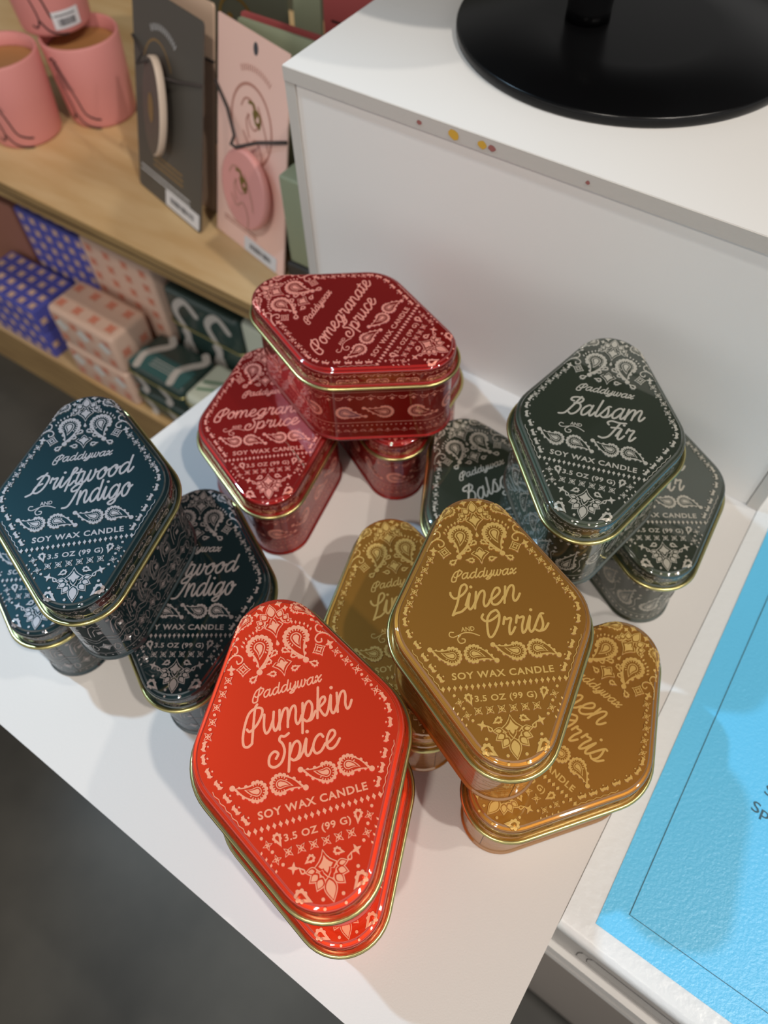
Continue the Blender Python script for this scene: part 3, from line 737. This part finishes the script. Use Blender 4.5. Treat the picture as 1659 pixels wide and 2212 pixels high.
# ------------------------------------------------------------------ white riser box
BL = Vector((-.167, 1.597)); BR = Vector((.812, .868))
e = (BR - BL).normalized(); WB = (BR - BL).length * S; DB = .95 * S; HB = .612 * S
rz = empty('display_riser', P3(BL.x, BL.y, -1.4), math.atan2(e.y, e.x))
tag(rz, 'white box riser standing on the table behind the tins, under the black stand', 'riser')
TH = .030 * S; TV = .026 * S
mb = MB(); mb.box(0, 0, HB - TH, WB, DB, HB); tp = mb.build('top_panel', [M_white], rz)
mb = MB(); mb.box(0, -.0005, HB - TH, WB, 0, HB - .0004); eb = mb.build('edge_band', M_edge, tp)
for nm, px, mt, r0 in (('paint_chip', .335, M_chip_y, .0027), ('paint_chip', .385, M_chip_y, .0022), ('paint_stain', .272, M_chip_r, .0013), ('paint_stain', .402, M_chip_r, .0018), ('paint_stain', .56, M_chip_r, .0010)):
    pt = [(r0 * (1 + .35 * random.random()) * math.cos(2 * PI * k / 9), r0 * .8 * (1 + .35 * random.random()) * math.sin(2 * PI * k / 9)) for k in range(9)]
    mb = MB(); x0 = WB * px
    z0 = HB - TH * .55
    mb.add([(x0 + a, -.0008, z0 + b) for a, b in pt] + [(x0, -.0008, z0)], [(i, (i + 1) % 9, 9) for i in range(9)]); mb.build(nm, mt, tp)
mb = MB(); mb.box(0, 0, 0.0002, TV, DB, HB - TH - .0003); mb.build('side_panel', M_edge, rz)
mb = MB(); mb.box(WB - TV, 0, 0.0002, WB, DB, HB - TH - .0003); mb.build('side_panel', M_edge, rz)
mb = MB(); mb.box(TV + .0004, .0010, 0.0002, WB - TV - .0004, .006, HB - TH - .0009); mb.build('front_panel', M_white, rz)
mb = MB(); mb.box(0.0005, .0011, HB - TH - .0012, WB - .0005, .0030, HB - TH + .0001); mb.build('joint_line', M_joint, rz)

# black stand on the riser
bs = empty('black_stand', P3(.5474, 1.668, -.788)); tag(bs, 'glossy black round stand base with upright pole on the white riser', 'stand')
r = .3563 * S
mb = MB(); mb.lathe([(r - .0006, .0004), (r, .0012), (r, .0046), (r - .0012, .0058), (r * .5, .0060), (.001, .0060)], 0, 96); mb.build('base_plate', M_black, bs)
mb = MB(); cxp, cyp = (.463 - .5474) * S, (1.69 - 1.668) * S
mb.lathe([(.0125, .0058), (.0122, .012), (.0135, .03), (.0145, .06), (.015, .30)], 0, 40, (cxp, cyp)); mb.build('pole', M_black, bs)
mb = MB(); mb.lathe([(r * .9, .150), (r * .9, .154), (.001, .155)], 0, 64, (cxp, cyp)); mb.build('upper_tray', M_black, bs)

# ------------------------------------------------------------------ blue poster stand on the right
A0 = Vector((.2562, .0985)); dU = Vector((.776, -.631)).normalized(); dV = Vector((.585, .811)).normalized()
sg_ = empty('poster_board', P3(A0.x, A0.y, -1.4), 0)
tag(sg_, 'white vinyl board with sky blue poster beside the ochre tins', 'poster board')
def bpt(u, v, z): return ((dU.x * u + dV.x * v) * S, (dU.y * u + dV.y * v) * S, z * S)
def bquad(u0, v0, u1, v1, z, th):
    mb = MB(); q = [(u0, v0), (u1, v0), (u1, v1), (u0, v1)]
    mb.add([bpt(u, v, z - th) for u, v in q] + [bpt(u, v, z) for u, v in q], [(3, 2, 1, 0), (4, 5, 6, 7), (0, 1, 5, 4), (1, 2, 6, 5), (2, 3, 7, 6), (3, 0, 4, 7)])
    return mb
# rounded front lip board
mb = MB(); loops = []
prf = [(.0, -.040), (-.004, -.030), (-.004, -.012), (0, -.004), (.008, 0), (.03, .001), (1.3, .001)]
for u in (0, .9): loops.append([bpt(u, v, z) for v, z in prf])
mb.loft(loops, 0, True, False, False)
mb.add([bpt(0, v, z) for v, z in prf] + [bpt(0, 1.3, -.04)], [tuple(range(8))])
mb.build('board', M_signwhite, sg_)
fl = lambda x, y, h: bpt(x, y, h)
pn = Pen(fl, .0022, 0, 0); 
bp = [(.049, .034), (.88, .052), (.88, 1.25), (.030, 1.25)]
mb = MB(); mb.add([bpt(u, v, .0022) for u, v in bp] , [(0, 1, 2, 3)]); mb.build('poster', M_blueprint, sg_)
pn = Pen(fl, .003, 0, 0)
pn.stroke([(.086, 1.2), (.089, .078), (.88, .098)], .0016, 0, False, True); pn.mb.build('poster_border_line', M_thinline, sg_)
pn = Pen(fl, .003, 0, 0)
pn.text('S', .2065, .2225, .390, .0195, .004); pn.text('Sp', .1966, .2275, .3505, .0195, .004)
lt = pn.mb.build('poster_lettering', M_thinline, sg_)

# fixture under the poster board
fx = empty('display_fixture', P3(A0.x, A0.y, FLOOR_Z)); tag(fx, 'grey plastic display fixture with slots under the blue poster board', 'fixture')
z0f = 1.4 - 1.4
def fxb(u0, u1, v0, v1, za, zb, mt, nm, b=0):
    mb = MB(); q = [(u0, v0), (u1, v0), (u1, v1), (u0, v1)]; zo = -FLOOR_Z - 1.4
    mb.add([bpt(u, v, za + zo) for u, v in q] + [bpt(u, v, zb + zo) for u, v in q], [(3, 2, 1, 0), (4, 5, 6, 7), (0, 1, 5, 4), (1, 2, 6, 5), (2, 3, 7, 6), (3, 0, 4, 7)])
    return mb.build(nm, mt, fx)
fxb(.004, .9, .02, 1.3, -.052, -.0412, M_fixdark, 'slot')
pa = fxb(.004, .9, .002, 1.3, -.185, -.0525, M_fixture, 'panel')
fxb(.0, .9, -.012, 1.3, -.235, -.1855, M_fixture2, 'rail')
fxb(.004, .9, .004, 1.3, -.275, -.2355, M_fixture, 'lower_panel')
fxb(.0, .9, -.010, 1.3, -.305, -.2755, M_fixture2, 'lower_rail')
fxb(.004, .9, .03, 1.3, -1.46, -.306, M_ped, 'pedestal')
zo = -FLOOR_Z - 1.4
pn = Pen(lambda x, y, h: bpt(x, .002 - h, y + zo), .0012, 0, 0)
for k in (0, .016):
    pn.stroke(crom([(.10 - k, -.094 - k * .2), (.24 + k, -.094 - k * .2), (.262 + k, -.108), (.262 + k, -.135 - k), (.24 + k, -.152 - k), (.10 - k, -.152 - k), (.08 - k, -.135 - k), (.08 - k, -.108)], True, 5), .0016, 0, True, True)
pn.mb.build('recess_outline', M_fixdark, pa)

# ------------------------------------------------------------------ wooden shelf unit
sh = empty('shelf_unit', UN(-2.6, 1.9, FLOOR_Z), A_U); tag(sh, 'light plywood shelf unit holding cards, cups and boxes behind the table', 'shelf')
def shb(u0, u1, n0, n1, za, zb, mt, nm, par=None):
    mb = MB(); mb.box((u0 + 2.6) * S, (n0 - 1.9) * S, (za - FLOOR_Z) * S, (u1 + 2.6) * S, (n1 - 1.9) * S, (zb - FLOOR_Z) * S)
    return mb.build(nm, mt, par or sh)
us = shb(-4.2, -1.05, 1.195, 2.7, -1.617, -1.5501, M_wood, 'upper_board')
shb(-4.2, -1.05, 1.192, 1.1949, -1.6165, -1.5525, M_woodedge, 'board_edge', us)
shb(-4.2, -1.05, 1.1905, 1.192, -1.586, -1.582, M_darkgap, 'glue_line', us)
lb = shb(-4.2, -1.05, 1.195, 2.7, FLOOR_Z + .002, -2.6041, M_wood, 'lower_board')
shb(-4.2, -1.05, 1.192, 1.1949, FLOOR_Z + .002, -2.606, M_woodedge, 'board_edge', lb)
shb(-4.2, -1.05, 2.702, 2.76, FLOOR_Z + .002, -.45, M_darkgreen, 'back_panel')

# ------------------------------------------------------------------ pink cups
def make_cup():
    root = empty('candle_cup', (0, 0, 0))
    R, H = .137 * S, .283 * S
    mb = MB(); mb.lathe([(R * .82, 0), (R * .865, .0012), (R * .885, .004), (R * .95, H * .5), (R, H - .002), (R - .0012, H), (R - .003, H - .0015), (R - .0036, H - .012), (R * .9, H * .55)], 0, 56)
    cupb = mb.build('cup_body', M_pinkcup, root)
    mb = MB(); mb.lathe([(R * .88, H * .57), (R - .0042, H - .0115), (R - .006, H - .012), (.0005, H - .012)], 0, 40); mb.build('wax', M_wax, root)
    rr = lambda y: R * (.885 + .115 * min(1.0, y / H))
    pn = Pen(lambda x, y, h: ((rr(y) + h) * math.cos(x), (rr(y) + h) * math.sin(x), y), .0006, 0, 0)
    sx = 1 / R
    def st(pts, w_=.0017, **k):
        pp = crom(pts, False, 6); 
        # widths in metres on the wall
        L = len(pp); vs = []; 
        for i, q in enumerate(pp):
            a = pp[max(0, i - 1)]; b = pp[min(L - 1, i + 1)]; dx, dy = (b[0] - a[0]), (b[1] - a[1]); l = math.hypot(dx, dy) or 1
            vs.append((q[0] - dy / l * w_ / 2, q[1] + dx / l * w_ / 2)); vs.append((q[0] + dy / l * w_ / 2, q[1] - dx / l * w_ / 2))
        pn.mb.add([pn.f(v[0] * sx, v[1], .0004) for v in vs], [(2 * i, 2 * i + 2, 2 * i + 3, 2 * i + 1) for i in range(L - 1)])
    st([(.0, H * .84), (.004, H * .66), (.010, H * .42), (.014, H * .22), (.022, H * .15), (.029, H * .13)])
    st([(-.005, H * .66), (-.001, H * .42), (.001, H * .22), (-.003, H * .12), (-.008, H * .14)], .0014)
    st([(.001, H * .20), (.008, H * .08), (.018, H * .03), (.026, H * .015)])
    for k in range(5): st([(-.004 + .0018 * k, H * (.86 - .012 * k)), (-.003 + .0026 * k, H * (.7 - .02 * k)), (.000 + .0028 * k, H * .50)], .0007)
    st([(-.006, H * .84), (-.001, H * .87), (.003, H * .83)], .0018)
    pn.mb.build('hand_drawing', M_line, root)
    return root
cup = make_cup()
def away(x, y, k): 
    l = math.hypot(x, y); return (x + x / l * k, y + y / l * k)
cups = [((-.9877, 2.8535), -1.55, 'pink ceramic candle cup on the shelf next to the dark grey card', 235),
        ((-1.2470, 2.7434), -1.55, 'pink ceramic candle cup on the shelf, cut by the left picture edge', 252),
        ((-1.0729, 2.929), -1.2665, 'pink ceramic candle cup with barcode sticker stacked on top of two others', 262)]
for i, (b, z, lab, face) in enumerate(cups):
    x, y = b
    o = cup if i == 0 else copy_tree(cup)
    o.location = P3(x, y, z); o.rotation_euler = (0, 0, math.radians(face))
    tag(o, lab, 'candle cup', 'pink candle cups')
    if i == 2:
        R = .137 * S
        pn = Pen(lambda q, y_, h: ((R * (.885 + .115 * y_ / (.283 * S)) + h) * math.cos(q), (R * (.885 + .115 * y_ / (.283 * S)) + h) * math.sin(q), y_), .0006, 0, .0004)
        a0 = math.radians(22); a1 = a0 + .76
        def qd(aa, ab, ya, yb, h, m):
            n_ = 8; vs = []
            for k in range(n_ + 1):
                t = aa + (ab - aa) * k / n_; vs += [pn.f(t, ya, h), pn.f(t, yb, h)]
            pn.mb.add(vs, [(2 * k, 2 * k + 2, 2 * k + 3, 2 * k + 1) for k in range(n_)], m)
        qd(a0, a1, .006, .021, .0005, 0)
        t = a0 + .13
        random.seed(2)
        while t < a1 - .13:
            w_ = random.choice((.008, .014, .02)); qd(t, t + w_, .0085, .0145, .0008, 1); t += w_ + random.choice((.010, .016))
        qd(a0 + .06, a1 - .12, .0168, .0178, .0008, 1)
        pn.mb.build('barcode_sticker', [M_paperlabel, M_bar], o)['label'] = 'white barcode sticker'

# ------------------------------------------------------------------ ornament cards
def card_root(name, A, B, lean, z):
    A = Vector(A); B = Vector(B); ee = (B - A).normalized(); m = Vector((-ee.y, ee.x)); l = math.radians(lean)
    o = empty(name, P3(A.x, A.y, z)); 
    X = Vector((ee.x, ee.y, 0)); Y = Vector((math.sin(l) * m.x, math.sin(l) * m.y, math.cos(l))); Z = X.cross(Y)
    o.rotation_euler = Matrix((X, Y, Z)).transposed().to_euler()
    return o
def rrect(x0, y0, x1, y1, r, n=4):
    pts = []
    for cx, cy, a0 in ((x1 - r, y1 - r, 0), (x0 + r, y1 - r, PI / 2), (x0 + r, y0 + r, PI), (x1 - r, y0 + r, 1.5 * PI)):
        for k in range(n + 1):
            a = a0 + PI / 2 * k / n; pts.append((cx + r * math.cos(a), cy + r * math.sin(a)))
    return pts
def slab(pts, z0, z1, mt, nm, par):
    return prism([(x * S, y * S) for x, y in pts], z0 * S, z1 * S).build(nm, mt, par)
def ell(cx, cy, rx, ry, n=36): return [(cx + rx * math.cos(2 * PI * k / n), cy + ry * math.sin(2 * PI * k / n)) for k in range(n)]
def flatmap(x, y, h): return (x * S, y * S, h * S)
def dashes(par, nm, mt, x0, y0, x1, y1, rows, hgt, z, seed=1):
    """a few rows of tiny unreadable print"""
    rnd = random.Random(seed); pn = Pen(flatmap, z, 0, 0)
    for r_ in range(rows):
        x = x0; yy = y1 + (y0 - y1) * (r_ + .5) / rows
        while x < x1:
            w_ = rnd.uniform(.010, .034); xe = min(x1, x + w_)
            pn.stroke([(x, yy), (xe, yy)], hgt, 0, False, True); x = xe + .006
    return pn.mb.build(nm, mt, par)
def arc_marks(par, nm, mt, cx, cy, r, a0, a1, n, hgt, z):
    pn = Pen(flatmap, z, 0, 0)
    for k in range(n):
        a = a0 + (a1 - a0) * k / (n - 1)
        pn.stroke([(cx + (r - hgt / 2) * math.cos(a), cy + (r - hgt / 2) * math.sin(a)), (cx + (r + hgt / 2) * math.cos(a), cy + (r + hgt / 2) * math.sin(a))], hgt * .28, 0, False, True)
    return pn.mb.build(nm, mt, par)
def label(par, x0, y0, x1, y1, z):
    lbm = slab(rrect(x0, y0, x1, y1, .006), z, z + .0012, M_paperlabel, 'barcode_label', par)
    pn = Pen(flatmap, z + .002, 0, 0); rnd = random.Random(5); t = x0 + .03
    while t < x1 - .03:
        w_ = rnd.choice((.0025, .004, .006)); pn.poly([(t, y0 + (y1 - y0) * .35), (t + w_, y0 + (y1 - y0) * .35), (t + w_, y0 + (y1 - y0) * .72), (t, y0 + (y1 - y0) * .72)], 0, None, 0, True); t += w_ + rnd.choice((.003, .005))
    pn.mb.build('barcode', M_bar, lbm)

def hand_marks(par, mt, cx, cy, k, z, nm, mt2, nm2):
    pn = Pen(flatmap, z, 0, 0)
    for q in ([(-.085, .02), (-.06, .055), (-.02, .06), (.0, .03)], [(-.04, .0), (-.02, -.04), (.01, -.05), (.03, -.03)], [(.03, .05), (.06, .0), (.09, -.06), (.1, -.1)], [(-.07, -.08), (-.03, -.12), (.02, -.09), (.06, -.14), (.06, -.2)], [(-.03, .0), (-.05, -.03), (-.03, -.09)]):
        pn.stroke(crom([(cx + a * k, cy + b * k) for a, b in q], False, 5), .0055, 0, False, True)
    pn.mb.build(nm, mt, par)
    pn = Pen(flatmap, z + .0006, 0, 0)
    for q in ([(-.03, .05), (.0, .05), (.02, .01)], [(.0, .02), (.02, -.02), (.045, -.01)], [(.02, .03), (.045, .01), (.04, -.03)]):
        pn.stroke(crom([(cx + a * k, cy + b * k) for a, b in q], False, 5), .0085, 0, False, True)
    pn.mb.build(nm2, mt2, par)

# charcoal card
dk = card_root('ornament_card', (-.784, 2.392), (-.55, 2.103), 16, -1.5496)
tag(dk, 'dark grey hanging card with oval disc and black cord, next to the pink cups', 'card')
slab(rrect(0, 0, .373, .60, .012), 0, .006, M_greycard, 'card', dk)
def disc_loop(f_, d, a_=math.radians(10)):
    o_ = []
    for k in range(40):
        x, y = f_ * .072 * math.cos(2 * PI * k / 40), f_ * .142 * math.sin(2 * PI * k / 40)
        o_.append(((.172 + x * math.cos(a_) - d * math.sin(a_)) * S, (.313 + y) * S, (.040 + x * math.sin(a_) + d * math.cos(a_)) * S))
    return o_
mb = MB(); mb.loft([disc_loop(*q) for q in ((.96, -.012), (1, -.009), (1, .009), (.97, .012))], 0, True, True); ds = mb.build('disc', M_discedge, dk); ds['label'] = 'oval grey disc with cream edge'
mb = MB(); mb.add(disc_loop(.965, .0126), [tuple(range(40))]); mb.build('disc_face', M_greydisc, ds)
mb = MB(); mb.add(disc_loop(.3, .0134), [tuple(range(40))]); mb.build('disc_motif', M_goldink, ds)
mb = MB(); mb.tube([(-.004 * S, .452 * S, .008 * S), (.07 * S, .425 * S, .02 * S), (.11 * S, .415 * S, .06 * S), (.172 * S, .445 * S, .050 * S), (.18 * S, .40 * S, .03 * S), (.27 * S, .415 * S, .012 * S), (.373 * S, .443 * S, .008 * S)], .0011, 0, 8); mb.build('cord', M_cord, dk)
arc_marks(dk, 'brand_print', M_whiteink, .160, .40, .118, math.radians(118), math.radians(52), 14, .014, .0066)
pn = Pen(flatmap, .0066, 0, 0); pn.stroke([(.135 + .085 * math.cos(a), .36 + .12 * math.sin(a)) for a in [math.radians(150 - 120 * k / 16) for k in range(17)]], .006, 0, False, True); pn.mb.build('foil_arc', M_goldink, dk)
dashes(dk, 'gold_print', M_goldink, .10, .10, .27, .15, 3, .007, .0066, 3)
dashes(dk, 'white_print', M_whiteink, .02, .055, .31, .085, 2, .006, .0066, 4)
label(dk, .17, .006, .367, .058, .0066)
# beige card behind it
bg = card_root('backing_card', (-.735, 2.436), (-.512, 2.216), 15, -1.5496)
tag(bg, 'plain beige card standing right behind the dark grey card', 'card')
slab(rrect(0, 0, .312, .59, .01), 0, .008, M_beige, 'card', bg)
mb = MB(); mb.tube([(.235 * S, .448 * S, .010 * S), (.308 * S, .446 * S, .011 * S), (.313 * S, .446 * S, .004 * S)], .0011, 0, 8); mb.build('cord', M_cord, bg)
# pink card
pk = card_root('ornament_card', (-.497, 2.134), (-.273, 1.869), 13, -1.5496)
tag(pk, 'pink hanging card with round pink disc and dark cord against the white riser', 'card')
slab([(0, 0), (.346, 0), (.326, .614), (.024, .618)], 0, .006, M_pinkcard, 'card', pk)
slab(ell(.19, .583, .010, .016, 16), .0061, .0066, M_bar, 'hang_hole', pk)
arc_marks(pk, 'brand_print', M_pinkline, .187, .40, .133, math.radians(116), math.radians(60), 15, .013, .0066)
pn = Pen(flatmap, .0066, 0, 0); pn.stroke([(.175 + .092 * math.cos(a), .385 + .106 * math.sin(a)) for a in [2 * PI * k / 40 for k in range(40)]], .008, 0, True, True); pn.mb.build('printed_ring', M_pinkline, pk)
hand_marks(pk, M_pinkline, .185, .412, .66, .0068, 'hand_print', M_goldfoil, 'foil_print')
mb = MB()
# disc as a shallow domed oval
loops = [[(( .200 + f_ * .107 * math.cos(2 * PI * k / 40)) * S, (.222 + f_ * .114 * math.sin(2 * PI * k / 40)) * S, z * S) for k in range(40)] for f_, z in ((.96, .030), (1, .036), (1, .046), (.97, .052), (.93, .0535), (.86, .0525))]
mb.loft(loops, 0, True, True); dp = mb.build('disc', M_pinkdisc, pk); dp['label'] = 'round pink ceramic disc with hand drawing'
hand_marks(dp, M_pinkline, .190, .242, .62, .0535, 'disc_print', M_goldfoil, 'disc_foil')
mb = MB(); mb.tube([(a * S, b * S, c * S) for a, b, c in [(.008, .447, .008), (.07, .395, .012), (.128, .346, .03), (.15, .335, .056), (.172, .335, .056), (.225, .362, .02), (.335, .405, .010)]], .0013, 0, 8); mb.build('cord', M_cord, pk)
dashes(pk, 'small_print', M_pinkline, .045, .055, .21, .075, 2, .005, .0066, 6)
label(pk, .150, .002, .312, .048, .0066)

# cards further back
def plain_card(name, u0, u1, n, lean, z0, h, mt, lab, dz=0):
    A = (u0 * UX + n * NX_, u0 * UY + n * NY_); B = (u1 * UX + n * NX_, u1 * UY + n * NY_)
    o = card_root(name, A, B, lean, z0); tag(o, lab, 'card')
    slab(rrect(0, 0, u1 - u0, h, .008), 0, .010, mt, 'card', o)
    return o
plain_card('greeting_card', -1.56, -1.10, 1.46, 10, -1.5496, .607, M_sage, 'sage green card leaning right behind the pink card')
plain_card('greeting_card', -1.61, -1.10, 1.53, 10, -1.5496, .585, M_redcard, 'red card leaning behind the sage green card')
g = plain_card('greeting_card', -2.02, -1.61, 1.78, 4, -1.5496, .62, M_darkgreen, 'dark olive card with gold circle at the back of the shelf')
pn = Pen(flatmap, .0115, 0, 0); pn.stroke([(.21 + .066 * math.cos(a), .44 + .062 * math.sin(a)) for a in [2 * PI * k / 40 for k in range(40)]], .009, 0, True, True)
pn.dot(.185, .445, .011); pn.dot(.235, .445, .011); pn.mb.build('gold_circle', M_goldfoil, g)
plain_card('greeting_card', -1.60, -1.50, 1.80, 4, -1.5496, .62, M_sage, 'narrow sage green card edge at the back beside the olive card')
g = plain_card('greeting_card', -1.49, -1.12, 1.80, 4, -1.5496, .62, M_redcard, 'dark red card at the back of shelf above the riser corner')
dashes(g, 'small_print', M_line, .03, .50, .2, .52, 1, .006, .0115, 9)
pt = empty('sage_box', UN(-1.30, 1.35, -1.5496), A_U); tag(pt, 'sage green box with dark base between the pink card and white riser', 'box')
mb = MB(); mb.box(-.015 * S, .01 * S, .059 * S, .17 * S, .085 * S, .34 * S, 0, .002); mb.build('box_body', M_sage, pt)
mb = MB(); mb.box(-.025 * S, 0, 0, .18 * S, .095 * S, .058 * S, 0, .002); mb.build('box_base', M_fixdark, pt)

# ------------------------------------------------------------------ boxes and tins on the lower board
ZB = -2.604
def boxthing(name, u0, u1, n0, n1, z0, z1, mt, lab, cat, b=.0035, group=None):
    o = empty(name, UN((u0 + u1) / 2, (n0 + n1) / 2, z0), A_U); tag(o, lab, cat, group)
    hu, hn, h = (u1 - u0) / 2 * S, (n1 - n0) / 2 * S, (z1 - z0) * S
    mb = MB(); mb.box(-hu, -hn, .0002, hu, hn, h, 0, b); mb.build('box_body', mt, o)
    return o, hu, hn, h
def motif(o, hu, hn, h, mt, nx, ny, r, nm='printed_motif', front=True):
    pn = Pen(lambda x, y, z: (x, y, h + z), .0003, 0, 0)
    for i in range(nx):
        for j in range(ny):
            pn.star(-hu + 2 * hu * (i + .5) / nx, -hn + 2 * hn * (j + .5) / ny, r, PI / 4, .62)
    if front:
        pn.f = lambda x, y, z: (x, -hn - z, y)
        for i in range(nx):
            for j in range(max(1, int(h / (2.4 * r)))):
                pn.star(-hu + 2 * hu * (i + .5) / nx, h * (j + .5) / max(1, int(h / (2.4 * r))), r, PI / 4, .62)
        pn.f = lambda x, y, z: (hu + z, x, y)
        for j in range(ny): pn.star(-hn + 2 * hn * (j + .5) / ny, h / 2, r, PI / 4, .62)
    pn.mb.build(nm, mt, o)
for k in range(2):
    a = boxthing('gift_box', -3.22, -2.80, 1.21, 1.45, ZB + .1435 * k, ZB + .1432 * (k + 1), M_blue, ['blue box with cream flowers lying flat on lower shelf, lower of the stack', 'blue box with cream flowers lying on top of the flat blue stack'][k], 'box', .002, 'blue flowered boxes')
    motif(*a, M_bluemotif, 6, 4, .0068)
a = boxthing('gift_box', -3.05, -2.61, 1.47, 1.62, ZB, ZB + .575, M_blue, 'blue flowered box standing upright behind the flat blue stack', 'box', .002, 'blue flowered boxes'); motif(*a, M_bluemotif, 6, 2, .0068)
for k in range(2):
    a = boxthing('gift_box', -2.64, -2.245, 1.205, 1.41, ZB + .2075 * k, ZB + .2072 * (k + 1), M_coral, ['blush patterned box on lower shelf, bottom of its stack', 'blush patterned box on top of its stack between blue boxes and green tins'][k], 'box', .006, 'blush patterned boxes')
    motif(*a, M_coralmotif, 4, 2, .0085)
    o, hu, hn, h = a
    pn = Pen(lambda x, y, z: (x, -hn - z, y), .0004, 0, 0)
    for i in range(3): pn.diamond(-hu * .66 + i * hu * .66, h * .62, .012, .010)
    pn.mb.build('printed_patch', M_coralwhite, o)
a = boxthing('gift_box', -2.58, -2.17, 1.44, 1.60, ZB, ZB + .635, M_coral, 'blush patterned box standing upright behind the blush stack', 'box', .004, 'blush patterned boxes'); motif(*a, M_coralmotif, 4, 1, .0075)
def green_tin(u0, u1, n0, n1, z0, z1, lab, deco=True):
    o, hu, hn, h = boxthing('tea_tin', u0, u1, n0, n1, z0, z1, M_green, lab, 'tin', .008, 'dark green tins on the lower shelf')
    zr = h * .68; bb = .0078
    pts = rrect(-hu - .0008, -hn - .0008, hu + .0008, hn + .0008, bb + .0008, 5)
    mb = MB(); mb.tube([(x, y, zr) for x, y in pts], .0011, 0, 8, True); mb.build('lid_rim', M_gold, o)
    pn = Pen(lambda x, y, z: (x, y, h + z), .0003, 0, .0002)
    if deco:
        pn.poly([(-hu + .004, -hn + .002), (hu - .004, -hn + .002), (hu - .004, hn * .05), (-hu + .004, hn * .05)], 0, None, 1)
        for c0 in (-hu * .62, hu * .55):
            pn.stroke(crom([(c0 + hu * .15, hn * .9), (c0 + hu * .32, hn * .6), (c0 + hu * .05, hn * .1), (c0 - hu * .1, -hn * .3), (c0, -hn * .86)], False, 6), .009, 1, False, True, 0)
        for j in range(3): pn.stroke([(-hu * .35, -hn * (.25 + .16 * j)), (hu * .42, -hn * (.25 + .16 * j))], .0011, 1, False, True, 0)
    pn.f = lambda x, y, z: (x, -hn - z, y)
    for c0 in (-hu * .55, hu * .3): pn.stroke(crom([(c0, h * .05), (c0 + .006, h * .3), (c0 - .004, h * .62)], False, 5), .009, 0, False, True)
    pn.mb.build('printed_ribbon', [M_ribbon, M_greenlabel], o)
    return o, hu, hn, h
green_tin(-2.235, -1.91, 1.22, 1.44, ZB, ZB + .1465, 'dark green tin on the lower shelf, under the teal labelled tin', False)
green_tin(-2.235, -1.91, 1.22, 1.44, ZB + .147, ZB + .294, 'dark green tin with teal label, on top of its stack')
o, hu, hn, h = green_tin(-2.16, -1.755, 1.46, 1.61, ZB, ZB + .56, 'tall dark green tin standing behind the teal labelled tin', False)
pn = Pen(lambda x, y, z: (x, -hn - z, y), .0005, 0, 0)
for c0 in (-hu * .62, hu * .25):
    pn.stroke(crom([(c0 - .006, h * .45), (c0 + .004, h * .62), (c0 - .006, h * .82), (c0 + .012, h * .95), (c0 + .026, h * .86)], False, 6), .009, 0, False, True)
pn.mb.build('printed_swirl', M_ribbon, o)
def mint(u0, u1, n0, n1, z0, z1, lab):
    o, hu, hn, h = boxthing('tea_tin', u0, u1, n0, n1, z0, z1, M_lightgreen, lab, 'tin', .007, 'pale mint tins on the lower shelf')
    mb = MB(); mb.tube([(x, y, h * .68) for x, y in rrect(-hu - .0008, -hn - .0008, hu + .0008, hn + .0008, .0078, 5)], .0011, 0, 8, True); mb.build('lid_rim', M_gold, o)
    pn = Pen(lambda x, y, z: (x, y, h + z), .0003, 0, .0002)
    pn.poly([(-hu * .3, hn * .2), (hu * .9, hn * .2), (hu * .9, hn * .85), (-hu * .1, hn * .85)], 0, None, 1)
    for j in range(2): pn.stroke(crom([(-hu * .8, -hn * (.1 + .4 * j)), (-hu * .2, hn * (.25 - .4 * j)), (hu * .5, hn * (.1 - .4 * j))], False, 6), .004, 1, False, True, 0)
    pn.mb.build('printed_pattern', [M_mintline, M_lighttan], o)
mint(-1.90, -1.55, 1.22, 1.44, ZB, ZB + .1465, 'pale mint tin at the bottom, right of the dark green stack')
mint(-1.90, -1.55, 1.22, 1.44, ZB + .147, ZB + .294, 'pale mint tin lying on top, right of the dark green stack')
mint(-1.74, -1.42, 1.46, 1.61, ZB, ZB + .58, 'tall pale mint tin standing behind, under the maroon tins')
a = boxthing('carton', -3.62, -3.08, 1.47, 1.62, ZB, ZB + .56, M_brown, 'plain brown carton at far left of lower shelf behind blue boxes', 'box', .002)
